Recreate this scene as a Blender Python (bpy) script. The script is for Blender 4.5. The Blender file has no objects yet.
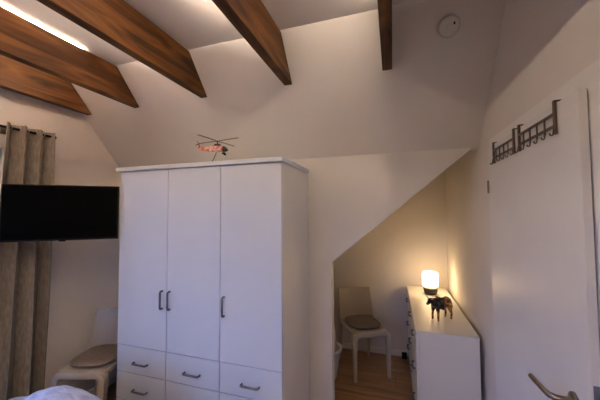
import bpy, bmesh, math, random
from mathutils import Vector, Matrix
C = bpy.context.scene.collection
random.seed(4)

# ------------------------------------------------------------------ camera
F, YAW, PIT, ROL, H = 286.06, 17.884, 2.4286, -0.316, 1.62
a, b, c = map(math.radians, (YAW, PIT, ROL))
fw = Vector((-math.sin(a)*math.cos(b), math.cos(a)*math.cos(b), math.sin(b)))
r0 = Vector((math.cos(a), math.sin(a), 0)); u0 = r0.cross(fw)
rr = r0*math.cos(c) + u0*math.sin(c); uu = -r0*math.sin(c) + u0*math.cos(c)
cd = bpy.data.cameras.new('camera'); cam = bpy.data.objects.new('camera', cd); C.objects.link(cam)
M = Matrix((rr, uu, -fw)).transposed().to_4x4(); M.translation = Vector((0, 0, H))
cam.matrix_world = M
cd.sensor_width = 36; cd.sensor_fit = 'HORIZONTAL'; cd.lens = F/600*36; cd.clip_start = .02
bpy.context.scene.camera = cam

# ------------------------------------------------------------------ world, exposure
sc = bpy.context.scene
sc.view_settings.view_transform = 'Standard'; sc.view_settings.look = 'None'
sc.view_settings.gamma = 1; sc.view_settings.use_curve_mapping = False
sc.view_settings.exposure = 0.52
w = bpy.data.worlds.new('dusk_sky'); sc.world = w; w.use_nodes = True
bg = w.node_tree.nodes['Background']
bg.inputs['Strength'].default_value = 6.2
wt = w.node_tree; wc = wt.nodes.new('ShaderNodeTexCoord'); wx = wt.nodes.new('ShaderNodeSeparateXYZ'); wr = wt.nodes.new('ShaderNodeValToRGB')
wt.links.new(wc.outputs['Generated'], wx.inputs[0]); wt.links.new(wx.outputs['Z'], wr.inputs['Fac']); wt.links.new(wr.outputs[0], bg.inputs['Color'])
wr.color_ramp.elements[0].position = .0; wr.color_ramp.elements[0].color = (.012, .013, .016, 1)      # dark ground
wr.color_ramp.elements[1].position = .04; wr.color_ramp.elements[1].color = (.20, .40, 1, 1)           # dusk sky above the horizon
LED_POWER = 122.0
SIDE_POWER = 360.0
LAMP_POWER = 10.0
LED_COL = (1, .80, .61)
LAMP_COL = (1, .66, .32)
# portal in the window opening: only guides daylight sampling, gives off nothing itself
pd = bpy.data.lights.new('window_portal', 'AREA'); pd.shape = 'RECTANGLE'; pd.size = 1.2; pd.size_y = 1.5
pd.cycles.is_portal = True
po = bpy.data.objects.new('window_portal', pd); C.objects.link(po)
po.location = (-2.66, .62, 1.5); po.rotation_euler = (0, math.radians(-90), 0)
pd2 = pd.copy(); po2 = bpy.data.objects.new('window_portal', pd2); C.objects.link(po2)
pd2.size = 1.5; pd2.size_y = 1.2; po2.location = (-1.7, -2.08, 1.45); po2.rotation_euler = (math.radians(90), 0, 0)

# ------------------------------------------------------------------ materials
def new_mat(name, col, rough=.5, metal=0, spec=None, coat=0):
    m = bpy.data.materials.new(name); m.use_nodes = True
    p = m.node_tree.nodes['Principled BSDF']
    p.inputs['Base Color'].default_value = (*col, 1); p.inputs['Roughness'].default_value = rough
    p.inputs['Metallic'].default_value = metal
    if spec is not None: p.inputs['Specular IOR Level'].default_value = spec
    p.inputs['Coat Weight'].default_value = coat
    return m, m.node_tree, p
def N(t, k, **kw):
    n = t.nodes.new(k)
    for q, v in kw.items(): setattr(n, q, v)
    return n
def noise_mat(name, c1, c2, scale=8, rough=.5, bump=.0, bscale=None, stretch=(1, 1, 1), metal=0, detail=3, bdist=.002, lo=.35, hi=.65, spec=None, coat=0):
    m, t, p = new_mat(name, c1, rough, metal, spec, coat)
    tc = N(t, 'ShaderNodeTexCoord'); mp = N(t, 'ShaderNodeMapping'); mp.inputs['Scale'].default_value = stretch
    t.links.new(tc.outputs['Object'], mp.inputs['Vector'])
    n = N(t, 'ShaderNodeTexNoise'); n.inputs['Scale'].default_value = scale; n.inputs['Detail'].default_value = detail
    t.links.new(mp.outputs[0], n.inputs['Vector'])
    r = N(t, 'ShaderNodeValToRGB'); r.color_ramp.elements[0].position = lo; r.color_ramp.elements[1].position = hi
    r.color_ramp.elements[0].color = (*c1, 1); r.color_ramp.elements[1].color = (*c2, 1)
    t.links.new(n.outputs['Fac'], r.inputs['Fac']); t.links.new(r.outputs[0], p.inputs['Base Color'])
    if bump:
        n2 = N(t, 'ShaderNodeTexNoise'); n2.inputs['Scale'].default_value = bscale or scale*4
        t.links.new(mp.outputs[0], n2.inputs['Vector'])
        bp = N(t, 'ShaderNodeBump'); bp.inputs['Strength'].default_value = bump; bp.inputs['Distance'].default_value = bdist
        t.links.new(n2.outputs['Fac'], bp.inputs['Height']); t.links.new(bp.outputs[0], p.inputs['Normal'])
    return m
wall_m = noise_mat('wall_paint', (.70, .665, .63), (.73, .70, .665), 2.5, .9, .25, 90, spec=.2)
ceil_m = noise_mat('ceiling_paint', (.70, .665, .63), (.73, .70, .665), 2.0, .9, .2, 90, spec=.2)
trim_m = noise_mat('white_trim_lacquer', (.74, .73, .71), (.77, .76, .74), 3, .4)
door_m = noise_mat('white_door_lacquer', (.68, .67, .66), (.71, .70, .69), 3, .38, .05, 40)
ward_m = noise_mat('blue_lit_white_melamine', (.60, .65, .74), (.62, .67, .76), 3, .42, .04, 60)  # fronts are white; the blue of the dusk light is put into the colour
ward_side = noise_mat('white_melamine_side', (.70, .69, .68), (.73, .72, .71), 3, .45)
chest_m = noise_mat('white_foil_board', (.76, .74, .70), (.79, .77, .73), 3, .4)
gap_m = noise_mat('dark_carcass_gap', (.10, .09, .08), (.12, .11, .10), 4, .8)
metal_m = noise_mat('dark_brushed_metal', (.14, .145, .17), (.18, .185, .21), 30, .35, metal=.7)
black_m = noise_mat('black_plastic', (.004, .004, .004), (.006, .006, .006), 20, .6, spec=.1)
screen_m = noise_mat('black_screen', (.0008, .0008, .0008), (.001, .001, .001), 5, .35, spec=.01)
brass_m = noise_mat('brushed_nickel', (.26, .22, .17), (.34, .29, .22), 25, .28, metal=1)
rack_m = noise_mat('dark_rack_metal', (.085, .06, .045), (.12, .085, .065), 30, .5, metal=.3)
curt_m = noise_mat('taupe_curtain_cloth', (.13, .112, .092), (.18, .155, .128), 70, .95, .4, 300, stretch=(1, 1, .3), spec=.1)
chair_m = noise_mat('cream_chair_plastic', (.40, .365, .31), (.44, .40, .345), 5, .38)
back_m = noise_mat('shaded_chair_back_plastic', (.29, .25, .205), (.32, .28, .235), 5, .33)  # same plastic as the chair, darkened: shade on the back put into the colour
cush_m = noise_mat('grey_brown_cushion_cloth', (.12, .10, .085), (.16, .135, .115), 60, .95, .4, 200, spec=.1)
duv_m = noise_mat('pale_blue_duvet_cotton', (.28, .33, .50), (.45, .50, .66), 14, .9, .5, 60, stretch=(1, 3, 1), bdist=.006, spec=.1)
matt_m = noise_mat('mattress_cloth', (.55, .55, .56), (.6, .6, .61), 20, .9)
bedw_m = noise_mat('bed_frame_wood', (.30, .18, .09), (.36, .22, .11), 6, .5, stretch=(6, 1, 6))
skirt_m = noise_mat('white_skirting', (.72, .69, .63), (.75, .72, .66), 4, .45)
detect_m = noise_mat('smoke_detector_plastic', (.66, .63, .59), (.7, .67, .63), 10, .5)
red_m = noise_mat('salmon_red_paint', (.50, .10, .07), (.80, .52, .46), 48, .4, lo=.42, hi=.58)
dglass_m = noise_mat('dark_cockpit_glass', (.02, .015, .012), (.04, .03, .025), 30, .15)
blade_m = noise_mat('dark_brown_blade', (.055, .032, .022), (.08, .045, .03), 30, .45)
horn_m = noise_mat('pale_horn', (.55, .36, .2), (.65, .45, .28), 30, .4)
lampb_m = noise_mat('dark_lamp_base', (.016, .010, .008), (.024, .015, .011), 20, .4)
white_cloth = noise_mat('white_woven_cloth', (.6, .6, .6), (.68, .68, .68), 40, .9, .4, 120)
socket_m = noise_mat('white_pvc_window', (.7, .7, .7), (.74, .74, .74), 4, .35)

def wood_mat(name, dark, mid, light, along='Y', knots=True, rough=.55):
    m, t, p = new_mat(name, mid, rough, spec=.22)
    tc = N(t, 'ShaderNodeTexCoord'); mp = N(t, 'ShaderNodeMapping')
    mp.inputs['Scale'].default_value = {'Y': (6, .8, 6), 'X': (.7, 9, 9)}[along]
    t.links.new(tc.outputs['Object'], mp.inputs['Vector'])
    n = N(t, 'ShaderNodeTexNoise'); n.inputs['Scale'].default_value = 2.2; n.inputs['Detail'].default_value = 6; n.inputs['Distortion'].default_value = 1.2
    t.links.new(mp.outputs[0], n.inputs['Vector'])
    r = N(t, 'ShaderNodeValToRGB'); e = r.color_ramp.elements
    e[0].position = .3; e[0].color = (*dark, 1); e[1].position = .72; e[1].color = (*light, 1)
    k = e.new(.5); k.color = (*mid, 1)
    t.links.new(n.outputs['Fac'], r.inputs['Fac'])
    out = r.outputs[0]
    if knots:
        m2 = N(t, 'ShaderNodeMapping'); m2.inputs['Scale'].default_value = (3, 2.2, 5) if along == 'Y' else (2.2, 3, 5)
        t.links.new(tc.outputs['Object'], m2.inputs['Vector'])
        vo = N(t, 'ShaderNodeTexVoronoi'); vo.inputs['Scale'].default_value = 1.1
        t.links.new(m2.outputs[0], vo.inputs['Vector'])
        r2 = N(t, 'ShaderNodeValToRGB'); q = r2.color_ramp.elements
        q[0].position = .06; q[0].color = (.25, .25, .25, 1); q[1].position = .17; q[1].color = (1, 1, 1, 1)
        t.links.new(vo.outputs['Distance'], r2.inputs['Fac'])
        mx = N(t, 'ShaderNodeMix', data_type='RGBA', blend_type='MULTIPLY'); mx.inputs[0].default_value = .75
        t.links.new(out, mx.inputs[6]); t.links.new(r2.outputs[0], mx.inputs[7]); out = mx.outputs[2]
    t.links.new(out, p.inputs['Base Color'])
    bp = N(t, 'ShaderNodeBump'); bp.inputs['Strength'].default_value = .3; bp.inputs['Distance'].default_value = .003
    t.links.new(n.outputs['Fac'], bp.inputs['Height']); t.links.new(bp.outputs[0], p.inputs['Normal'])
    return m
beam_m = wood_mat('stained_pine_beam', (.022, .0075, .0022), (.085, .033, .0075), (.175, .075, .018))

def floor_mat():
    m, t, p = new_mat('oak_laminate', (.3, .18, .09), .32)
    tc = N(t, 'ShaderNodeTexCoord')
    br = N(t, 'ShaderNodeTexBrick'); br.inputs['Scale'].default_value = 1
    br.inputs['Brick Width'].default_value = 1.2; br.inputs['Row Height'].default_value = .19
    br.inputs['Mortar Size'].default_value = .0015; br.inputs['Color1'].default_value = (.37, .215, .11, 1)
    br.inputs['Color2'].default_value = (.29, .165, .08, 1); br.inputs['Mortar'].default_value = (.05, .03, .015, 1)
    t.links.new(tc.outputs['Object'], br.inputs['Vector'])
    mp = N(t, 'ShaderNodeMapping'); mp.inputs['Scale'].default_value = (1.2, 14, 1)
    t.links.new(tc.outputs['Object'], mp.inputs['Vector'])
    n = N(t, 'ShaderNodeTexNoise'); n.inputs['Scale'].default_value = 2; n.inputs['Detail'].default_value = 5; n.inputs['Distortion'].default_value = .8
    t.links.new(mp.outputs[0], n.inputs['Vector'])
    r = N(t, 'ShaderNodeValToRGB'); r.color_ramp.elements[0].position = .3; r.color_ramp.elements[1].position = .7
    r.color_ramp.elements[0].color = (.55, .5, .45, 1); r.color_ramp.elements[1].color = (1.1, 1.1, 1.1, 1)
    t.links.new(n.outputs['Fac'], r.inputs['Fac'])
    mx = N(t, 'ShaderNodeMix', data_type='RGBA', blend_type='MULTIPLY'); mx.inputs[0].default_value = 1
    t.links.new(br.outputs['Color'], mx.inputs[6]); t.links.new(r.outputs[0], mx.inputs[7])
    t.links.new(mx.outputs[2], p.inputs['Base Color'])
    return m
floor_m = floor_mat()

def emit_mat(name, col, strength):
    m, t, p = new_mat(name, col, .5)
    p.inputs['Base Color'].default_value = (.9, .88, .84, 1)
    p.inputs['Emission Color'].default_value = (*col, 1); p.inputs['Emission Strength'].default_value = strength
    tc = N(t, 'ShaderNodeTexCoord'); n = N(t, 'ShaderNodeTexNoise'); n.inputs['Scale'].default_value = 4
    t.links.new(tc.outputs['Object'], n.inputs['Vector'])
    r = N(t, 'ShaderNodeMapRange'); r.inputs['To Min'].default_value = .45; r.inputs['To Max'].default_value = .5
    t.links.new(n.outputs['Fac'], r.inputs['Value']); t.links.new(r.outputs[0], p.inputs['Roughness'])
    return m
led_m = emit_mat('warm_led_diffuser', LED_COL, LED_POWER)
side_m = emit_mat('added_uplight_diffuser', LED_COL, SIDE_POWER)
shade_m = emit_mat('glowing_lamp_glass', LAMP_COL, LAMP_POWER)

def glass_mat():
    m, t, p = new_mat('window_glass', (1, 1, 1), 0.02)
    t.nodes.remove(p)
    tr = N(t, 'ShaderNodeBsdfTransparent'); tr.inputs['Color'].default_value = (.93, .95, .96, 1)
    gl = N(t, 'ShaderNodeBsdfGlossy'); gl.inputs['Roughness'].default_value = .02
    fr = N(t, 'ShaderNodeFresnel'); fr.inputs['IOR'].default_value = 1.45
    mx = N(t, 'ShaderNodeMixShader')
    t.links.new(fr.outputs[0], mx.inputs[0]); t.links.new(tr.outputs[0], mx.inputs[1]); t.links.new(gl.outputs[0], mx.inputs[2])
    t.links.new(mx.outputs[0], t.nodes['Material Output'].inputs['Surface'])
    return m
glass_m = glass_mat()

def cow_mat():
    m, t, p = new_mat('painted_cow_ceramic', (.02, .02, .02), .25)
    tc = N(t, 'ShaderNodeTexCoord')
    sp = N(t, 'ShaderNodeSeparateXYZ'); t.links.new(tc.outputs['Object'], sp.inputs[0])
    vo = N(t, 'ShaderNodeTexNoise'); vo.inputs['Scale'].default_value = 38; vo.inputs['Detail'].default_value = 2
    t.links.new(tc.outputs['Object'], vo.inputs['Vector'])
    pat = N(t, 'ShaderNodeValToRGB'); e = pat.color_ramp.elements
    e[0].position = .38; e[0].color = (.03, .012, .006, 1); e[1].position = .66; e[1].color = (.5, .26, .06, 1)
    k = e.new(.46); k.color = (.26, .10, .025, 1); k = e.new(.55); k.color = (.42, .20, .05, 1)
    t.links.new(vo.outputs['Fac'], pat.inputs['Fac'])
    dk = N(t, 'ShaderNodeValToRGB'); e = dk.color_ramp.elements
    e[0].position = .5; e[0].color = (.006, .006, .012, 1); e[1].position = .68; e[1].color = (.12, .06, .03, 1)
    t.links.new(vo.outputs['Fac'], dk.inputs['Fac'])
    # legs and rump patterned, shoulders and head near black
    r1 = N(t, 'ShaderNodeMapRange'); r1.inputs['From Min'].default_value = .0; r1.inputs['From Max'].default_value = .035
    t.links.new(sp.outputs['Y'], r1.inputs['Value'])
    r2 = N(t, 'ShaderNodeMapRange'); r2.inputs['From Min'].default_value = .085; r2.inputs['From Max'].default_value = .06
    t.links.new(sp.outputs['Z'], r2.inputs['Value'])
    mxx = N(t, 'ShaderNodeMath', operation='MAXIMUM'); t.links.new(r1.outputs[0], mxx.inputs[0]); t.links.new(r2.outputs[0], mxx.inputs[1])
    mx = N(t, 'ShaderNodeMix', data_type='RGBA'); t.links.new(mxx.outputs[0], mx.inputs[0])
    t.links.new(dk.outputs[0], mx.inputs[6]); t.links.new(pat.outputs[0], mx.inputs[7])
    t.links.new(mx.outputs[2], p.inputs['Base Color'])
    return m
cow_m = cow_mat()

# ------------------------------------------------------------------ helpers
def box(bm, p0, p1, bev=0, seg=2):
    x0, y0, z0 = (min(p0[i], p1[i]) for i in range(3)); x1, y1, z1 = (max(p0[i], p1[i]) for i in range(3))
    vs = [bm.verts.new(q) for q in ((x0, y0, z0), (x1, y0, z0), (x1, y1, z0), (x0, y1, z0), (x0, y0, z1), (x1, y0, z1), (x1, y1, z1), (x0, y1, z1))]
    fs = [bm.faces.new([vs[i] for i in f]) for f in ((3, 2, 1, 0), (4, 5, 6, 7), (0, 1, 5, 4), (1, 2, 6, 5), (2, 3, 7, 6), (3, 0, 4, 7))]
    if bev:
        es = list({e for f in fs for e in f.edges})
        bmesh.ops.bevel(bm, geom=es, offset=bev, segments=seg, profile=.6, affect='EDGES')
    return bm
def prism(bm, poly, axis, lo, hi, bev=0):
    def P(u, v, k): return {'x': (k, u, v), 'y': (u, k, v), 'z': (u, v, k)}[axis]
    A = [bm.verts.new(P(u, v, lo)) for u, v in poly]; B = [bm.verts.new(P(u, v, hi)) for u, v in poly]
    n = len(poly); fs = [bm.faces.new(A), bm.faces.new(B[::-1])]
    for i in range(n): fs.append(bm.faces.new((A[i], B[i], B[(i+1) % n], A[(i+1) % n])))
    bmesh.ops.recalc_face_normals(bm, faces=fs)
    if bev:
        bmesh.ops.bevel(bm, geom=list({e for f in fs for e in f.edges}), offset=bev, segments=2, affect='EDGES')
    return bm
def tube(bm, pts, r, n=10, sq=1.0, cap=True, up=(0, 0, 1)):
    pts = [Vector(p) for p in pts]; rs = r if isinstance(r, (list, tuple)) else [r]*len(pts)
    rings = []; up = Vector(up); prev = None
    for i, p in enumerate(pts):
        d = (pts[min(i+1, len(pts)-1)] - pts[max(i-1, 0)]).normalized()
        if prev is None:
            s = d.cross(up)
            if s.length < 1e-3: s = d.cross(Vector((1, 0, 0)))
        else: s = prev - d*prev.dot(d)
        s.normalize(); prev = s; t = s.cross(d)
        rings.append([bm.verts.new(p + (s*math.cos(2*math.pi*k/n) + t*math.sin(2*math.pi*k/n)*sq)*rs[i]) for k in range(n)])
    for A, B in zip(rings, rings[1:]):
        for k in range(n): bm.faces.new((A[k], A[(k+1) % n], B[(k+1) % n], B[k]))
    if cap: bm.faces.new(rings[0][::-1]); bm.faces.new(rings[-1])
    bmesh.ops.recalc_face_normals(bm, faces=bm.faces[:])
    return bm
def lathe(bm, prof, n=32, ctr=(0, 0, 0)):
    rings = []
    for r, z in prof:
        rings.append([bm.verts.new((ctr[0] + max(r, 1e-4)*math.cos(2*math.pi*k/n), ctr[1] + max(r, 1e-4)*math.sin(2*math.pi*k/n), ctr[2]+z)) for k in range(n)])
    for A, B in zip(rings, rings[1:]):
        for k in range(n): bm.faces.new((A[k], A[(k+1) % n], B[(k+1) % n], B[k]))
    bm.faces.new(rings[0][::-1]); bm.faces.new(rings[-1])
    bmesh.ops.recalc_face_normals(bm, faces=bm.faces[:])
    return bm
def loft(bm, rings):
    R = [[bm.verts.new(q) for q in ring] for ring in rings]; n = len(R[0])
    for A, B in zip(R, R[1:]):
        for k in range(n): bm.faces.new((A[k], A[(k+1) % n], B[(k+1) % n], B[k]))
    bm.faces.new(R[0][::-1]); bm.faces.new(R[-1])
    bmesh.ops.recalc_face_normals(bm, faces=bm.faces[:])
    return bm
def BM(): return bmesh.new()
def obj(name, bm, mat, parent=None, smooth=False, shift=None, auto=None):
    me = bpy.data.meshes.new(name)
    if shift is not None: bmesh.ops.translate(bm, verts=bm.verts[:], vec=Vector(shift))
    bm.to_mesh(me); bm.free(); me.materials.append(mat)
    o = bpy.data.objects.new(name, me); C.objects.link(o)
    if smooth:
        for f in me.polygons: f.use_smooth = True
    if auto:
        me.set_sharp_from_angle(angle=math.radians(auto))
        for f in me.polygons: f.use_smooth = True
    if parent: o.parent = parent
    return o
def thing(name, label, cat, loc=(0, 0, 0), rz=0, group=None):
    o = bpy.data.objects.new(name, None); C.objects.link(o); o.empty_display_size = .05
    o.location = loc; o.rotation_euler = (0, 0, rz); o['label'] = label; o['category'] = cat
    if group: o['group'] = group
    return o
def tag(o, label, cat, group=None):
    o['label'] = label; o['category'] = cat
    if group: o['group'] = group
    return o
def struct(name, bm, mat, parent=None, label=None):
    o = obj(name, bm, mat, parent)
    if not parent: o['kind'] = 'structure'
    if label: o['label'] = label
    return o
def wpart(name, bm, mat, t, root=None, **kw):
    """part given in world axes for an unrotated thing: shift by the thing's location"""
    base = root or t
    return obj(name, bm, mat, t, shift=-Vector(base.location), **kw)
def copy_tree(o, parent=None):
    q = o.copy(); C.objects.link(q)
    if parent: q.parent = parent
    for ch in list(o.children): copy_tree(ch, q)
    return q

# ------------------------------------------------------------------ the room
XL, XR, YP, YB = -2.575, .556, 2.163, 3.4714
ZS, MS, ZC = 2.044, 1.1565, 2.7245
YC = YP - (ZC-ZS)/MS                 # where slope meets the flat ceiling
YR = -2.0; PT = .09
OX, OZ = -.458, 1.233                # left jamb of the cut-out and start of its sloping edge
bm = BM(); box(bm, (XL-.15, YR-.1, -.1), (XR+.15, YB+.1, 0)); struct('floor', bm, floor_m, label='oak brown laminate floor')
bm = BM(); box(bm, (XL, YR, ZC), (XR, YC+.06, ZC+.08)); struct('ceiling', bm, ceil_m, label='flat white ceiling above the beams')
n = Vector((0, MS, 1)).normalized()*.08
bm = BM(); prism(bm, [(YC, ZC), (YC+.04, ZC+.1), (YP+.1, ZS+.13), (YP+.1, ZS), (YP, ZS)], 'x', XL, XR); struct('ceiling', bm, ceil_m, label='sloping ceiling above the wardrobe')
bm = BM(); prism(bm, [(XL, 0), (OX, 0), (OX, OZ), (OX+(ZS-OZ)/.842, ZS), (XL, ZS)], 'y', YP, YP+PT); struct('wall_partition', bm, wall_m, label='white partition wall with a slanting opening')
bm = BM(); box(bm, (XR, YR-.1, 0), (XR+.1, YB+.1, ZC+.1)); struct('wall_right', bm, wall_m)
VX0, VX1, VZ0, VZ1 = -2.45, -.95, .85, 2.05
bm = BM(); box(bm, (XL-.1, YR-.1, 0), (VX0, YR, ZC+.1)); box(bm, (VX1, YR-.1, 0), (XR+.1, YR, ZC+.1))
box(bm, (VX0, YR-.1, 0), (VX1, YR, VZ0)); box(bm, (VX0, YR-.1, VZ1), (VX1, YR, ZC+.1)); struct('wall_rear', bm, wall_m)
# left wall with the window opening
WY0, WY1, WZ0, WZ1 = .02, 1.26, .82, 2.08
bm = BM()
box(bm, (XL-.14, YR, 0), (XL, WY0, ZC+.1)); box(bm, (XL-.14, WY1, 0), (XL, YP+PT, ZC+.1))
box(bm, (XL-.14, WY0, 0), (XL, WY1, WZ0)); box(bm, (XL-.14, WY0, WZ1), (XL, WY1, ZC+.1))
struct('wall_left', bm, wall_m)
# niche shell
KX = -1.15
bm = BM(); box(bm, (KX-.1, YB, 0), (XR, YB+.1, 2.3)); struct('wall_back', bm, wall_m, label='warmly lit back wall of the niche')
sl = .842
kz = OZ + sl*(KX-OX) + .02
bm = BM(); box(bm, (KX-.1, YP+PT, 0), (KX, YB, kz+.05)); struct('wall_niche', bm, wall_m)
bm = BM(); prism(bm, [(KX-.1, kz-.1*sl), (XR, kz+sl*(XR-KX)), (XR, kz+sl*(XR-KX)+.1), (KX-.1, kz-.1*sl+.1)], 'y', YP+PT, YB); struct('ceiling', bm, ceil_m, label='sloping ceiling of the niche')
# skirting boards
def skirt(name, p0, p1):
    bm = BM(); box(bm, p0, p1, .004); return struct(name, bm, skirt_m)
skirt('baseboard_back', (KX, YB-.014, 0), (XR, YB, .062))
skirt('baseboard_right', (XR-.012, 1.93, 0), (XR, YB-.014, .062))
skirt('baseboard_left', (XL, YR, 0), (XL+.014, YP, .062))
# lining of the slanted opening: thin white edge strip
bm = BM(); prism(bm, [(OX, 0), (OX+.005, 0), (OX+.005, OZ-.003), (OX+(ZS-OZ)/.842, ZS-.009), (OX+(ZS-OZ)/.842, ZS), (OX, OZ)], 'y', YP-.003, YP+PT)
struct('trim_1', bm, trim_m, label='thin white edge lining of the slanting opening')

# window
wn = BM()
fx0, fx1 = XL-.10, XL-.04
for (y0, y1, z0, z1) in ((WY0, WY1, WZ0, WZ0+.07), (WY0, WY1, WZ1-.07, WZ1), (WY0, WY0+.07, WZ0, WZ1), (WY1-.07, WY1, WZ0, WZ1), ((WY0+WY1)/2-.05, (WY0+WY1)/2+.05, WZ0, WZ1)):
    box(wn, (fx0, y0, z0), (fx1, y1, z1), .004)
wf = struct('window_1', wn, socket_m, label='white framed window behind the curtain')
for y0, y1 in ((WY0+.06, (WY0+WY1)/2-.04), ((WY0+WY1)/2+.04, WY1-.06)):
    g = BM(); box(g, (XL-.075, y0, WZ0+.06), (XL-.065, y1, WZ1-.06)); obj('pane', g, glass_m, wf)
g = BM(); box(g, (XL-.04, WY0-.03, WZ0-.03), (XL+.05, WY1+.02, WZ0), .006); obj('window_sill', g, socket_m, wf)

wn = BM()
for (x0, x1, z0, z1) in ((VX0, VX1, VZ0, VZ0+.07), (VX0, VX1, VZ1-.07, VZ1), (VX0, VX0+.07, VZ0, VZ1), (VX1-.07, VX1, VZ0, VZ1), ((VX0+VX1)/2-.05, (VX0+VX1)/2+.05, VZ0, VZ1)):
    box(wn, (x0, YR-.07, z0), (x1, YR-.01, z1), .004)
wf2 = struct('added_window_2', wn, socket_m, label='added unseen window in the rear wall, source of blue dusk light')  # unseen window, added to throw blue dusk light on the wardrobe
for x0, x1 in ((VX0+.06, (VX0+VX1)/2-.04), ((VX0+VX1)/2+.04, VX1-.06)):
    g = BM(); box(g, (x0, YR-.045, VZ0+.06), (x1, YR-.035, VZ1-.06)); obj('pane', g, glass_m, wf2)

# door in the right wall
LX, LY0, LY1, LZ = .515, 1.022, 1.835, 1.972
bm = BM(); prism(bm, [(LY1, .008), (LY1, LZ), (LY0, LZ), (LY0, .008)], 'x', LX, LX+.0235, .0015)
door = struct('door_1', bm, door_m, label='white interior door standing almost closed')
fr = BM()
cx0, cx1 = .544, XR
prism(fr, [(LY1+.075, 0), (LY1+.075, LZ+.064), (LY0-.10, LZ+.064), (LY0-.10, 0), (LY0+.045, 0), (LY0+.045, LZ-.02), (LY1-.012, LZ-.02), (LY1-.012, 0)], 'x', cx0, cx1, .002)
obj('door_frame', fr, trim_m, door)
hd = BM(); HY, HZ = 1.10, 1.045
lathe(hd, [(0, 0), (.026, 0), (.026, .006), (.022, .009), (0, .009)], 28)
bmesh.ops.rotate(hd, verts=hd.verts[:], cent=(0, 0, 0), matrix=Matrix.Rotation(-math.pi/2, 3, 'Y'))
bmesh.ops.translate(hd, verts=hd.verts[:], vec=(LX, HY, HZ))
tube(hd, [(LX-.002, HY, HZ), (LX-.03, HY, HZ), (LX-.048, HY+.004, HZ), (LX-.058, HY+.018, HZ-.001), (LX-.060, HY+.04, HZ-.002), (LX-.062, HY+.13, HZ-.004)], [.0095, .0095, .0095, .0095, .009, .0088], 12)
h_ = obj('door_handle', hd, brass_m, door, auto=40); h_['label'] = 'brushed metal lever handle'
kh = BM(); lathe(kh, [(0, 0), (.024, 0), (.024, .005), (.008, .007), (0, .007)], 24)
bmesh.ops.rotate(kh, verts=kh.verts[:], cent=(0, 0, 0), matrix=Matrix.Rotation(-math.pi/2, 3, 'Y'))
bmesh.ops.translate(kh, verts=kh.verts[:], vec=(LX, HY, HZ-.075)); obj('keyhole_rose', kh, brass_m, door, auto=40)
sk = BM(); box(sk, (LX+.005, LY0-.001, .93), (LX+.0195, LY0+.001, 1.135), .0005); box(sk, (LX+.008, LY0-.006, 1.02), (LX+.0165, LY0, 1.045), .001)
s_ = obj('lock_plate', sk, metal_m, door); s_['label'] = 'dark metal lock plate in the door edge'
hg = BM()
for z in (.25, 1.72):
    tube(hg, [(LX-.002, LY1+.006, z), (LX-.002, LY1+.006, z+.07)], .006, 10)
obj('hinge', hg, brass_m, door, auto=40)

# ------------------------------------------------------------------ beams and LED strips
bx = [-2.474, -1.944, -1.296, -.626, .014]
BW, BZ0, BZ1 = .057, 2.479, 2.7175
bl = ['stained pine ceiling beam closest to the curtain wall', 'dark stained pine ceiling beam with a bright light strip along its top, second from the curtain wall',
      'stained pine ceiling beam above the left half of the wardrobe, between its neighbours', 'stained pine ceiling beam pointing down over the right end of the wardrobe',
      'dark stained pine ceiling beam next to the smoke detector, nearest the door']
def ys(z): return YP - (z-ZS)/MS
for i, X in enumerate(bx):
    e = .0
    bm = BM()
    y0 = YR
    prism(bm, [(y0, BZ0), (ys(BZ0)-e, BZ0), (ys(BZ1)-e, BZ1), (y0, BZ1)], 'x', -BW, 0, .002)
    o = obj('ceiling_beam', bm, beam_m); o.location = (X, 0, 0)
    # offset texture so that the beams differ: shift mesh against its origin along Y
    s = i*1.7
    o.data.transform(Matrix.Translation((0, s, i*.31))); o.location = (X, -s, -i*.31)
    tag(o, bl[i], 'beam', 'stained pine ceiling beams')
for i, yend, lab in ((1, 1.33, 'glowing warm light strip lying on the second beam from the curtain wall'), (2, .72, 'warm light strip lying on the beam above the left half of the wardrobe'), (3, 1.24, 'warm light strip lying on the beam over the right end of the wardrobe')):
    bm = BM(); box(bm, (bx[i]-BW+.002, YR+.1, BZ1), (bx[i]-.001, yend, BZ1+.006), .001)
    tag(obj('led_strip', bm, led_m), lab, 'light strip', 'warm light strips on the beams')

for i, lab in ((1, 'added unseen uplight on the hidden side of the second beam from the curtain wall'), (2, 'added unseen uplight on the hidden side of the beam above the wardrobe left half'), (3, 'added unseen uplight on the hidden side of the beam over the wardrobe right end')):
    t = thing('added_uplight', lab, 'light strip', (bx[i]-BW, 0, 2.57), 0, 'added unseen uplights on the hidden beam sides')  # unseen uplights, added to brighten the flat ceiling between the beams
    bm = BM(); prism(bm, [(-.022, -.010), (0, -.010), (0, .004), (-.003, .004), (-.003, -.004), (-.019, -.004), (-.019, .004), (-.022, .004)], 'y', YR+.1, 1.56 if i < 3 else 1.22); obj('channel', bm, metal_m, t)
    bm = BM(); box(bm, (-.019, YR+.102, -.004), (-.003, 1.558 if i < 3 else 1.218, 0)); obj('diffuser', bm, side_m, t)

bm = BM(); box(bm, (bx[4]-BW-.008, YR+.1, 2.678), (bx[4]-BW, 1.42, 2.694), .001)
tag(obj('led_strip', bm, emit_mat('added_slim_diffuser', LED_COL, 62)), 'slim added unseen light on the hidden side of the beam next to the smoke detector', 'light strip')  # unseen strip, added to light the last ceiling bay

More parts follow.
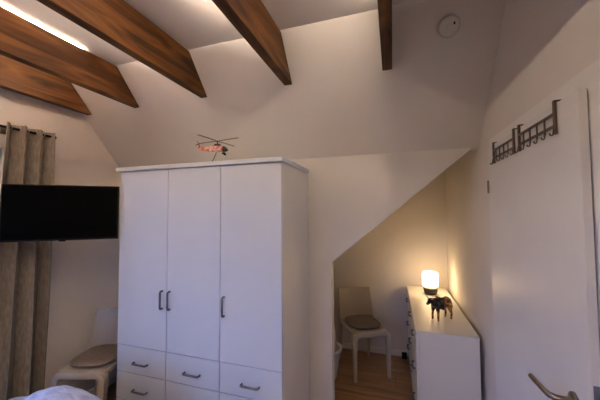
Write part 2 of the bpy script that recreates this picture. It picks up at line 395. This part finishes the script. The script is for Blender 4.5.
# ------------------------------------------------------------------ smoke detector on the slope
dc = Vector((.300, 0, 0)); dc.y = 1.667; dc.z = ZS - MS*(dc.y-YP)
t = thing('smoke_detector', 'round white smoke detector on the sloping ceiling', 'smoke detector', dc)
nrm = Vector((0, -MS, -1)).normalized(); t.rotation_euler = nrm.to_track_quat('Z', 'Y').to_euler()
bm = BM(); lathe(bm, [(0, 0), (.056, 0), (.058, .004), (.057, .012), (0, .012)], 40); obj('base_plate', bm, detect_m, t, auto=35)
bm = BM(); lathe(bm, [(0, .012), (.052, .012), (.053, .036), (.048, .048), (.034, .053), (.020, .054), (0, .054)], 40); bd = obj('housing', bm, detect_m, t, auto=35)
bm = BM(); lathe(bm, [(0, .054), (.014, .054), (.0135, .058), (0, .059)], 24); obj('test_button', bm, detect_m, t, auto=35)
bm = BM(); box(bm, (.019, .008, .0535), (.027, .021, .0560)); q = obj('indicator_slot', bm, black_m, t); q['label'] = 'small black slot'

# ------------------------------------------------------------------ wardrobe
WL, WR, WY, WZ = -1.886, -.6246, 1.58, 1.95
WB = 2.135
t = thing('wardrobe', 'tall white three-door wardrobe with drawers below, toy helicopter on top', 'wardrobe', ((WL+WR)/2, (WY+WB)/2, 0))
bm = BM()
box(bm, (WL, WY+.021, .0), (WL+.018, WB, WZ-.028), .001); box(bm, (WR-.018, WY+.021, .0), (WR, WB, WZ-.028), .001)
box(bm, (WL+.018, WB-.01, .05), (WR-.018, WB, WZ-.028)); box(bm, (WL+.018, WY+.03, .07), (WR-.018, WB-.01, .088))
box(bm, (WL+.018, WY+.04, 0), (WR-.018, WY+.056, .07))
c1, c2 = -1.4565, -1.043
for x in (c1, c2): box(bm, (x-.009, WY+.10, .088), (x+.009, WB-.01, WZ-.028))
box(bm, (WL+.018, WY+.10, .681), (WR-.018, WB-.01, .699))
wpart('carcass', bm, ward_side, t)
bm = BM(); box(bm, (WL-.034, WY-.014, WZ-.028), (WR+.010, WB+.005, WZ), .004); wpart('top_board', bm, ward_m, t)
cols = [(WL+.001, c1-.0025), (c1+.0025, c2-.0025), (c2+.0025, WR-.001)]
def pull(bm, p0, p1, off, r=.0068):
    p0, p1 = Vector(p0), Vector(p1); o_ = Vector(off); d = (p1-p0).normalized()
    tube(bm, [p0, p0+o_*.6, p0+o_*.93+d*.004, p0+o_+d*.012, p1+o_-d*.012, p1+o_*.93-d*.004, p1+o_*.6, p1], r, 10)
for k, (x0, x1) in enumerate(cols):
    bm = BM(); box(bm, (x0, WY, .6935), (x1, WY+.019, WZ-.032), .0015)
    d = wpart('door', bm, ward_m, t)
    hx = (-1.492, -1.430, -1.013)[k]; hz = (.975, 1.092)
    bm = BM(); pull(bm, (hx, WY, hz[0]), (hx, WY, hz[1]), (0, -.024, 0))
    q = wpart('handle', bm, metal_m, d, root=t, auto=50); q['label'] = 'dark metal bow handle'
    zt = .6895
    for j in range(3):
        zb = zt-.180
        bm = BM(); box(bm, (x0, WY, zb), (x1, WY+.019, zt), .0015)
        box(bm, (x0+.03, WY+.019, zb+.02), (x1-.03, WY+.42, zt-.03))
        d = wpart('drawer', bm, ward_m, t)
        xm = (x0+x1)/2+.005; bm = BM(); pull(bm, (xm-.058, WY, zb+.074), (xm+.058, WY, zb+.074), (0, -.024, 0))
        q = wpart('handle', bm, metal_m, d, root=t, auto=50); q['label'] = 'dark metal bow handle'
        zt = zb-.0045

# ------------------------------------------------------------------ chest of drawers in the niche
CX0, CX1, CY0, CY1, CZ = .137, .522, 2.143, 3.405, .8027
t = thing('chest_of_drawers', 'long white chest of drawers against the right wall, lamp and cow figurine on top', 'chest of drawers', ((CX0+CX1)/2, (CY0+CY1)/2, 0))
bm = BM(); box(bm, (CX0, CY0, CZ-.018), (CX1, CY1, CZ), .002); wpart('top_board', bm, chest_m, t)
bm = BM()
box(bm, (CX0+.022, CY0+.004, 0), (CX1-.002, CY0+.022, CZ-.018), .001); box(bm, (CX0+.022, CY1-.022, 0), (CX1-.002, CY1-.004, CZ-.018), .001)
box(bm, (CX1-.012, CY0+.022, .04), (CX1-.004, CY1-.022, CZ-.018)); box(bm, (CX0+.04, CY0+.022, 0), (CX0+.055, CY1-.022, .07))
ym = [CY0+.004, CY0+.004+(CY1-CY0-.008)/3, CY0+.004+2*(CY1-CY0-.008)/3, CY1-.004]
for y in ym[1:3]: box(bm, (CX0+.03, y-.008, .07), (CX1-.012, y+.008, CZ-.018))
wpart('carcass', bm, chest_m, t)
zr = [.075, .312, .549, CZ-.021]
for j in range(3):
    for i in range(3):
        bm = BM(); box(bm, (CX0+.002, ym[i]+.002, zr[j]+.0015), (CX0+.02, ym[i+1]-.002, zr[j+1]-.0015), .0012)
        box(bm, (CX0+.02, ym[i]+.03, zr[j]+.02), (CX1-.04, ym[i+1]-.03, zr[j+1]-.04))
        d = wpart('drawer', bm, chest_m, t)
        yc, zc = (ym[i]+ym[i+1])/2, (zr[j]+zr[j+1])/2+.04
        bm = BM(); pull(bm, (CX0+.002, yc-.05, zc), (CX0+.002, yc+.05, zc), (-.017, 0, 0))
        q = wpart('handle', bm, metal_m, d, root=t, auto=50); q['label'] = 'dark metal bow handle'

# ------------------------------------------------------------------ table lamp
t = thing('table_lamp', 'small glowing table lamp with a dark rounded base on the white chest', 'lamp', (.345, 3.13, CZ))
bm = BM(); lathe(bm, [(0, 0), (.046, 0), (.056, .008), (.064, .030), (.066, .052), (.060, .062), (.050, .066), (0, .066)], 40); q = obj('base', bm, lampb_m, t, auto=50)
bm = BM(); lathe(bm, [(0, .066), (.022, .066), (.022, .078), (0, .078)], 24); obj('collar', bm, brass_m, t, auto=50)
bm = BM(); lathe(bm, [(0, .074), (.056, .074), (.068, .080), (.073, .095), (.073, .195), (.068, .211), (.055, .218), (0, .220)], 44); obj('lamp_shade', bm, shade_m, t, auto=50)

# ------------------------------------------------------------------ cow figurine
t = thing('cow_figurine', 'painted black and gold cow figurine standing on the white chest', 'figurine', (.330, 2.42, CZ), math.radians(-52)); t.scale = (.98, .98, .98)
# local axes: head towards -Y
me = bpy.data.meshes.new('body')
V = [((0, .035, .135), .034, .036), ((0, 0, .132), .036, .040), ((0, -.04, .134), .032, .040), ((0, .075, .138), .034, .034),
     ((0, -.062, .148), .021, .030), ((0, -.082, .160), .017, .021), ((0, -.098, .158), .016, .018), ((0, -.118, .142), .011, .012), ((0, -.130, .132), .010, .010),
     ((0, .098, .150), .010, .010), ((0, .108, .120), .004, .004), ((0, .108, .075), .003, .003), ((0, .108, .062), .006, .006)]
Ed = [(0, 1), (1, 2), (0, 3), (2, 4), (4, 5), (5, 6), (6, 7), (7, 8), (3, 9), (9, 10), (10, 11), (11, 12)]
for sx in (-1, 1):
    k = len(V)
    V += [((sx*.022, -.045, .105), .017, .017), ((sx*.027, -.046, .065), .0095, .0095), ((sx*.028, -.048, .045), .009, .009), ((sx*.028, -.047, .018), .007, .007), ((sx*.028, -.050, .005), .009, .009)]
    Ed += [(2, k), (k, k+1), (k+1, k+2), (k+2, k+3), (k+3, k+4)]
    k = len(V)
    V += [((sx*.022, .078, .105), .020, .021), ((sx*.027, .070, .078), .013, .013), ((sx*.028, .086, .052), .0085, .0085), ((sx*.028, .082, .018), .007, .007), ((sx*.028, .078, .005), .009, .009)]
    Ed += [(3, k), (k, k+1), (k+1, k+2), (k+2, k+3), (k+3, k+4)]
me.from_pydata([v[0] for v in V], Ed, [])
cow = bpy.data.objects.new('body', me); C.objects.link(cow); cow.parent = t
me.materials.append(cow_m)
md = cow.modifiers.new('skin', 'SKIN'); md.use_smooth_shade = True
for i, v in enumerate(V): k_ = 1.12 if v[1] > .0125 else 1.0; me.skin_vertices[0].data[i].radius = (v[1]*k_, v[2]*k_)
me.skin_vertices[0].data[0].use_root = True
ms = cow.modifiers.new('sub', 'SUBSURF'); ms.levels = 2; ms.render_levels = 2
bpy.context.view_layer.update()
dg = bpy.context.evaluated_depsgraph_get()
nm = bpy.data.meshes.new_from_object(cow.evaluated_get(dg)); cow.modifiers.clear(); cow.data = nm
if not nm.materials: nm.materials.append(cow_m)
zmin = min(v.co.z for v in nm.vertices)
for v in nm.vertices: v.co.z -= zmin
for sx in (-1, 1):
    bm = BM(); tube(bm, [(sx*.010, -.094, .170-zmin), (sx*.024, -.096, .176-zmin), (sx*.033, -.099, .188-zmin), (sx*.031, -.102, .203-zmin)], [.0055, .0048, .0036, .0014], 8)
    q = obj('horn', bm, horn_m, t, smooth=True)
    bm = BM(); tube(bm, [(sx*.012, -.090, .164-zmin), (sx*.026, -.088, .162-zmin), (sx*.036, -.088, .155-zmin)], [.004, .008, .002], 8, sq=.5)
    obj('ear', bm, cow_m, t, smooth=True)

# ------------------------------------------------------------------ chairs
def make_chair(label, loc, rz):
    t = thing('chair', label, 'chair', loc, rz, 'cream chairs with grey seat cushions')
    Wf, Wr, D = .176, .168, .21
    # seat shell with waterfall front
    rings = []
    for s in range(9):
        f = s/8; y = -D+.02 + f*(2*D-.02); hw = Wf + (Wr-Wf)*f - .004
        zc = .446 - .010*math.sin(math.pi*f); th = .011
        ring = []
        for k in range(9):
            x = -hw + 2*hw*k/8; ring.append((x, y, zc - .008*(1-(x/hw)**2) + th))
        for k in range(9):
            x = hw - 2*hw*k/8; ring.append((x, y, zc - .008*(1-(x/hw)**2) - th))
        rings.append(ring)
    bm = BM(); loft(bm, rings); obj('seat', bm, chair_m, t, auto=40)
    # front rail: inverted U top, rounded corners, wide flat band
    bm = BM()
    def band(path, wy):      # path of (x,z,half thickness); swept flat band of depth wy centred on y
        R = []
        for i, (x, z, ht) in enumerate(path):
            p0 = path[max(i-1, 0)]; p1 = path[min(i+1, len(path)-1)]
            dx, dz = p1[0]-p0[0], p1[1]-p0[1]; l = math.hypot(dx, dz); nx, nz = -dz/l, dx/l
            y0, y1 = -D-.012, -D-.012+wy
            R.append([(x+nx*ht, y0+.004, z+nz*ht), (x+nx*ht, y1, z+nz*ht), (x-nx*ht, y1, z-nz*ht), (x-nx*ht, y0+.004, z-nz*ht), (x-nx*ht*.6, y0, z-nz*ht*.6), (x+nx*ht*.6, y0, z+nz*ht*.6)])
        loft(bm, R)
    path = []; rc = .05
    for k in range(7):
        A = math.pi - k*math.pi/12; path.append((-Wf+rc+rc*math.cos(A), .455-.023-rc+rc*math.sin(A), .023))
    for k in range(1, 7): path.append((-Wf+rc+(2*Wf-2*rc)*k/7, .432-.003*math.sin(math.pi*k/7), .023))
    for k in range(7):
        A = math.pi/2 - k*math.pi/12; path.append((Wf-rc+rc*math.cos(A), .455-.023-rc+rc*math.sin(A), .023))
    band(path, .06); obj('front_rail', bm, chair_m, t, auto=45)
    for sx in (-1, 1):
        bm = BM(); xs = sx*Wf
        loft(bm, [[(xs-.023, -D-.011, .384), (xs+.023, -D-.011, .384), (xs+.023, -D+.046, .384), (xs-.023, -D+.046, .384)],
                  [(xs-.018, -D-.010, .25), (xs+.018, -D-.010, .25), (xs+.018, -D+.030, .25), (xs-.018, -D+.030, .25)],
                  [(xs-.013, -D-.010, 0), (xs+.013, -D-.010, 0), (xs+.013, -D+.014, 0), (xs-.013, -D+.014, 0)]])
        obj('leg', bm, chair_m, t)
        bm = BM(); xr = sx*Wr
        rng = []
        for z, y, h1, h2 in ((0, D+.03, .010, .012), (.2, D+.012, .012, .017), (.40, D, .013, .024), (.46, D, .013, .024)):
            rng.append([(xr-h1, y-h2, z), (xr+h1, y-h2, z), (xr+h1, y+h2, z), (xr-h1, y+h2, z)])
        loft(bm, rng); obj('leg', bm, chair_m, t)
        bm = BM(); box(bm, (sx*(Wr+.0)-.010, -D+.02, .412), (sx*(Wr)+.010, D, .446), .004); obj('side_rail', bm, chair_m, t)
    # wide curved backrest, full width panel leaning back
    rings = []
    for s in range(9):
        f = s/8; z = .455 + f*.31; yb = D-.005 + .055*f**1.3; hw = Wr+.028 - .014*f; th = .011 - .003*f
        fr_, bk = [], []
        for k in range(13):
            u = -1+2*k/12; x = hw*u; cy = .030*(1-u*u)
            fr_.append((x, yb+cy-.03-th, z)); bk.append((x, yb+cy-.03+th, z))
        rings.append(fr_ + bk[::-1])
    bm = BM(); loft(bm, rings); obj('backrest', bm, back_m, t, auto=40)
    # cushion: flat pad, rounded
    bm = BM(); rings = []
    def sup(rx, ry, z, cy, n=36, e=3.2):
        o_ = []
        for k in range(n):
            A = 2*math.pi*k/n; ca, sa = math.cos(A), math.sin(A)
            o_.append((rx*math.copysign(abs(ca)**(2/e), ca), cy+ry*math.copysign(abs(sa)**(2/e), sa), z))
        return o_
    for rx, ry, z in ((.140, .148, .458), (.160, .170, .463), (.166, .176, .472), (.160, .170, .482), (.11, .12, .489), (.04, .04, .491)):
        rings.append(sup(rx, ry, z, .008))
    loft(bm, rings); q = obj('seat_cushion', bm, cush_m, t, smooth=True); q['label'] = 'grey-brown seat cushion'
    return t
ch = make_chair('cream chair with a grey cushion in front of the niche back wall, beside the chest', (-.315, 3.085, 0), math.radians(29.6))
c2_ = copy_tree(ch); c2_.location = (-2.275, 1.745, 0); c2_.rotation_euler = (0, 0, math.radians(17)); c2_['label'] = 'cream chair with a grey cushion between the curtain and the wardrobe'
# basket and pillow peeping out behind the left edge of the opening
t = thing('storage_basket', 'white tapering basket just behind the left edge of the slanting opening', 'basket', (-.662, 2.83, 0))
bm = BM(); lathe(bm, [(0, 0), (.10, 0), (.112, .006), (.140, .16), (.156, .255), (.170, .268), (.172, .285), (.162, .292), (.148, .285), (.138, .20), (.10, .012), (0, .012)], 40); obj('body', bm, white_cloth, t, auto=50)
bm = BM(); R_ = []
for k in range(9):
    f = k/8; q_ = math.sin(math.pi*f)**.35 if 0 < f < 1 else .05
    R_.append([(.112*q_*math.cos(2*math.pi*m/24)*(1+.05*math.sin(3*m)), .08*q_*math.sin(2*math.pi*m/24), .02+.61*f) for m in range(24)])
loft(bm, R_); q = obj('rolled_blanket', bm, white_cloth, None, smooth=True); q.location = (-.662, 2.83, 0)
tag(q, 'rolled white blanket standing upright in the white basket', 'blanket')

# ------------------------------------------------------------------ television on a wall arm
A0, A1 = Vector((-2.372, 1.145, 0)), Vector((-1.868, 1.552, 0))
dv = (A1-A0).normalized(); tw = (A1-A0).length; mid = (A0+A1)/2
TZ0, TZ1 = 1.437, 1.812
t = thing('television', 'flat black television angled out from the wall in front of the curtain', 'television', (mid.x, mid.y, 0), math.atan2(dv.y, dv.x))
# local: x along the screen, -y faces the camera
bm = BM(); box(bm, (-tw/2, 0, TZ0), (tw/2, .022, TZ1), .003); box(bm, (-tw/2+.08, .022, TZ0+.04), (tw/2-.08, .05, TZ1-.08), .01); obj('housing', bm, black_m, t)
bm = BM(); box(bm, (-tw/2+.008, -.0015, TZ0+.014), (tw/2-.008, .002, TZ1-.008)); obj('screen', bm, screen_m, t)
bm = BM(); box(bm, (-.018, -.002, TZ0-.006), (.018, .012, TZ0+.002), .002); obj('sensor_bar', bm, black_m, t)
bm = BM(); box(bm, (-.07, .05, 1.54), (.07, .058, 1.70), .002); br_ = obj('mount_plate', bm, metal_m, t)
t2 = thing('wall_bracket', 'dark metal wall arm carrying the television', 'bracket', (XL, 1.56, 1.62))
bm = BM(); box(bm, (XL, 1.535, 1.54), (XL+.012, 1.585, 1.70), .002); wpart('wall_plate', bm, metal_m, t2)
pb = mid + Vector((-dv.y, dv.x, 0))*.058
bm = BM()
tube(bm, [(XL+.012, 1.56, 1.62), (XL+.10, 1.56, 1.62), (pb.x-.03, pb.y+.06, 1.62), (pb.x, pb.y, 1.62)], .013, 10, up=(0, 0, 1)); wpart('arm', bm, metal_m, t2, auto=50)

# ------------------------------------------------------------------ curtain and rod
RX, RZ = -2.470, 2.205
t = thing('curtain_rod', 'dark thin curtain rod with a ball end above the curtain', 'curtain rod', (RX, .6, RZ))
bm = BM(); tube(bm, [(RX, -.35, RZ), (RX, 1.486, RZ)], .0085, 12); wpart('rod', bm, black_m, t, auto=50)
for y in (-.36, 1.497):
    bm = BM(); bmesh.ops.create_uvsphere(bm, u_segments=16, v_segments=10, radius=.0135, matrix=Matrix.Translation((RX, y, RZ))); wpart('finial', bm, black_m, t, smooth=True)
for y in (-.25, 1.24):
    bm = BM(); tube(bm, [(XL, y, RZ), (XL+.08, y, RZ), (RX, y, RZ-.004)], .007, 8); box(bm, (XL, y-.015, RZ-.03), (XL+.006, y+.015, RZ+.03)); wpart('bracket', bm, rack_m, t)
t = thing('curtain', 'taupe curtain hanging in deep folds at the window beside the television', 'curtain', (RX, 1.33, 0))
ny, nz = 120, 40
TH = .003
def cpt(u, v):           # u along the rod, v down the drop
    y0 = 1.185 - .13*v**1.2; y1 = 1.474 + .0*v
    ph = 2*math.pi*(3.0*u**(1+.35*v) + .12 + .25*v)
    amp = .046 + .014*v + .008*math.sin(6*u)
    y = y0 + (y1-y0)*u + .017*math.sin(2*ph+.6)*(.7+.3*v)
    x = RX + amp*math.sin(ph) + .012*v*math.sin(5*u+7*v) + .02*v*math.cos(9*u)*v
    z = 2.235 - v*2.215
    return Vector((x, y, z))
bm = BM(); G = []
for side in (0, 1):
    g = []
    for j in range(nz+1):
        row = []
        for i in range(ny+1):
            p = cpt(i/ny, j/nz)
            d = (cpt(min(i+1, ny)/ny, j/nz) - cpt(max(i-1, 0)/ny, j/nz)).normalized()
            row.append(bm.verts.new(p + Vector((-d.y, d.x, 0))*(TH/2*(1 if side else -1))))
        g.append(row)
    G.append(g)
    for j in range(nz):
        for i in range(ny): bm.faces.new((g[j][i], g[j][i+1], g[j+1][i+1], g[j+1][i]))
for j in range(nz):
    for i in (0, ny): bm.faces.new((G[0][j][i], G[0][j+1][i], G[1][j+1][i], G[1][j][i]))
for i in range(ny):
    for j in (0, nz): bm.faces.new((G[0][j][i], G[0][j][i+1], G[1][j][i+1], G[1][j][i]))
bmesh.ops.recalc_face_normals(bm, faces=bm.faces[:])
wpart('cloth', bm, curt_m, t, smooth=True)
for k in range(1, 6):    # eyelets where the cloth crosses the rod
    u = (k*.5-.12)/3.0
    y = cpt(u, .014).y; bm = BM()
    pts = [(RX + .020*math.cos(A*math.pi/8), y+.002*math.sin(A*math.pi/8), RZ+.020*math.sin(A*math.pi/8)) for A in range(17)]
    tube(bm, pts, .0035, 6, cap=False); q = wpart('eyelet', bm, metal_m, t, smooth=True); q['label'] = 'dark metal eyelet'

# ------------------------------------------------------------------ bed
t = thing('bed', 'bed under the window with a heaped pale blue duvet', 'bed', (-1.62, .25, 0))
bm = BM(); X0, X1, Y0, Y1 = -2.25, -1.20, -.85, 1.27
box(bm, (X0, Y0, .16), (X0+.03, Y1, .32), .004); box(bm, (X1-.03, Y0, .16), (X1, Y1, .32), .004); box(bm, (X0, Y0, .16), (X1, Y0+.03, .32), .004); box(bm, (X0, Y1-.03, .16), (X1, Y1, .32), .004)
box(bm, (X0+.03, Y0+.03, .24), (X1-.03, Y1-.03, .26)); wpart('bed_frame', bm, bedw_m, t)
for x in (X0+.05, X1-.05):
    for y in (Y0+.05, Y1-.05):
        bm = BM(); box(bm, (x-.03, y-.03, 0), (x+.03, y+.03, .24), .003); wpart('leg', bm, bedw_m, t)
bm = BM(); box(bm, (X0+.035, Y0+.035, .26), (X1-.035, Y1-.035, .44), .03, 3); wpart('mattress', bm, matt_m, t)
bm = BM(); nx_, ny_ = 70, 90; g = []
from mathutils import noise as mn
for j in range(ny_+1):
    row = []
    for i in range(nx_+1):
        u, v = i/nx_, j/ny_; x = X0+.01 + (X1-X0-.02)*u; y = Y0+.5 + (Y1-Y0-.5+.0)*v
        ed = min(u, 1-u)*2.0; ed2 = min(1, (1-v)*6); edge = (1-(1-min(1, ed*2.2))**2.4)*(1-(1-ed2)**2.4)*min(1, v*8+.1)
        base = .130 + .180*math.exp(-((x+1.58)/.31)**2-((y-1.04)/.25)**2)
        wr = .016*mn.noise(Vector((x*7, y*7, 0))) + .010*mn.noise(Vector((x*15+y*9, y*6, 3)))
        row.append(bm.verts.new((x, y, .442 + edge*(base+wr))))
    g.append(row)
for j in range(ny_):
    for i in range(nx_): bm.faces.new((g[j][i], g[j][i+1], g[j+1][i+1], g[j+1][i]))
e_ = [e for e in bm.edges if e.is_boundary]
r_ = bmesh.ops.extrude_edge_only(bm, edges=e_)
for v in [x for x in r_['geom'] if isinstance(x, bmesh.types.BMVert)]: v.co.z = .440
bmesh.ops.contextual_create(bm, geom=[e for e in bm.edges if e.is_boundary])
bmesh.ops.recalc_face_normals(bm, faces=bm.faces[:])
q = wpart('duvet', bm, duv_m, t, smooth=True); q['label'] = 'pale blue duvet'

# ------------------------------------------------------------------ coat racks hung over the door
def rack(y0, y1, label):
    zt_, zl, zu, zb = LZ+.004, 1.895, 1.935, 1.868
    X = LX-.007
    t = thing('hook_rack', label, 'hook rack', (X, (y0+y1)/2, zl), 0, 'metal hook racks on the door')
    for y in (y0, y1):
        bm = BM()
        box(bm, (X-.003, y-.006, zb), (X+.004, y+.006, zt_)); box(bm, (X-.003, y-.006, zt_), (LX+.028, y+.006, zt_+.003))
        wpart('post', bm, rack_m, t)
    for z in (zl, zu):
        bm = BM(); box(bm, (X-.004, y0, z-.0045), (X+.001, y1, z+.0045)); wpart('rail', bm, rack_m, t)
    n_ = 6
    for k in range(n_):
        y = y0 + (y1-y0)*k/(n_-1)
        if 0 < k < n_-1:
            bm = BM(); box(bm, (X-.006, y-.004, zb+.01), (X-.003, y+.004, zu)); wpart('bar', bm, rack_m, t)
        bm = BM(); tube(bm, [(X-.004, y, zl-.006), (X-.006, y, zb), (X-.009, y, zb-.004), (X-.013, y, zb-.003), (X-.015, y, zb+.001)], .0022, 8)
        bmesh.ops.create_uvsphere(bm, u_segments=8, v_segments=6, radius=.0028, matrix=Matrix.Translation((X-.015, y, zb+.002)))
        wpart('hook', bm, rack_m, t, smooth=True)
rack(1.462, 1.724, 'dark metal hook rack on the door, the one farther from the handle')
rack(1.130, 1.406, 'dark metal hook rack on the door, above the handle side')

# ------------------------------------------------------------------ toy helicopter on the wardrobe
HZ0 = WZ
t = thing('toy_helicopter', 'small salmon red toy helicopter with four dark rotor blades on the wardrobe', 'toy helicopter', (-1.19, 1.75, HZ0), math.radians(14))
# local: nose towards +X
zc = .125
def ell(x, ry, rz, z, n=16): return [(x, ry*math.cos(2*math.pi*k/n), z+rz*math.sin(2*math.pi*k/n)) for k in range(n)]
bm = BM(); loft(bm, [ell(-.128, .003, .006, zc+.006), ell(-.118, .006, .012, zc+.004), ell(-.08, .010, .017, zc+.001), ell(-.045, .017, .021, zc), ell(-.01, .021, .024, zc+.001), ell(.03, .021, .024, zc+.001), ell(.048, .019, .021, zc-.001)])
q = obj('fuselage', bm, red_m, t, smooth=True)
bm = BM(); loft(bm, [ell(.047, .0195, .0215, zc-.001), ell(.062, .018, .019, zc-.003), ell(.076, .012, .012, zc-.007), ell(.083, .004, .004, zc-.010)]); obj('cockpit_glass', bm, dglass_m, t, smooth=True)
bm = BM(); loft(bm, [ell(-.02, .010, .004, zc+.026), ell(-.01, .013, .010, zc+.028), ell(.02, .013, .010, zc+.028), ell(.034, .008, .004, zc+.024)]); obj('engine_cowl', bm, dglass_m, t, smooth=True)
bm = BM(); prism(bm, [(-.134, zc+.004), (-.112, zc+.004), (-.122, zc+.044), (-.136, zc+.046)], 'y', -.003, .003); obj('tail_fin', bm, red_m, t)
bm = BM(); box(bm, (-.126, -.028, zc-.002), (-.110, .028, zc+.001)); obj('stabiliser', bm, red_m, t)
bm = BM()
for A in (20, 110): 
    dx, dz = math.cos(math.radians(A))*.024, math.sin(math.radians(A))*.024
    tube(bm, [(-.130-dx, -.007, zc+.036-dz), (-.130+dx, -.007, zc+.036+dz)], .0028, 6)
obj('tail_rotor', bm, blade_m, t)
bm = BM(); lathe(bm, [(0, zc+.030), (.004, zc+.030), (.004, zc+.052), (.010, zc+.053), (.010, zc+.058), (0, zc+.060)], 14, (.006, 0, 0)); obj('rotor_mast', bm, dglass_m, t, auto=50)
for A in (-22, 68, 158, 248):
    ca, sa = math.cos(math.radians(A)), math.sin(math.radians(A)); R_ = .185
    bm = BM(); rg = []
    for s in range(7):
        f = s/6; rad = .008 + (R_-.008)*f; hw = .0075 if f > .12 else .0045; z = zc+.056 + .006*f - .004*f*f
        cxp, cyp = .006+rad*ca, rad*sa
        rg.append([(cxp-sa*hw, cyp+ca*hw, z+.0012), (cxp+sa*hw, cyp-ca*hw, z+.0012), (cxp+sa*hw, cyp-ca*hw, z-.0012), (cxp-sa*hw, cyp+ca*hw, z-.0012)])
    loft(bm, rg); obj('rotor_blade', bm, blade_m, t)
for y in (-.018, .018):
    bm = BM(); tube(bm, [(.055, y*.7, zc-.012), (.055, y, zc-.030), (.055, y, zc-.034)], .0028, 8)
    tube(bm, [(.055, y-.004, zc-.036), (.055, y+.004, zc-.036)], .0085, 14); obj('wheel', bm, black_m, t, auto=50)
bm = BM(); tube(bm, [(-.002, 0, zc-.020), (-.006, 0, zc-.040), (-.018, 0, zc-.065), (-.030, 0, zc-.085), (-.036, 0, .006)], .0028, 8)
lathe(bm, [(0, 0), (.040, 0), (.040, .003), (.034, .006), (0, .006)], 28, (-.036, 0, 0)); obj('display_stand', bm, black_m, t, auto=40)

# ------------------------------------------------------------------ black plug adapter on the skirting
t = thing('power_adapter', 'small black power adapter on the floor at the niche back wall', 'adapter', (.098, YB-.045, 0))
bm = BM(); box(bm, (-.028, -.024, 0), (.026, .024, .058), .006); obj('casing', bm, black_m, t)
bm = BM(); tube(bm, [(.026, 0, .02), (.06, .004, .006), (.10, -.01, .004), (.15, -.02, .004)], .003, 6); obj('cable', bm, black_m, t, smooth=True)
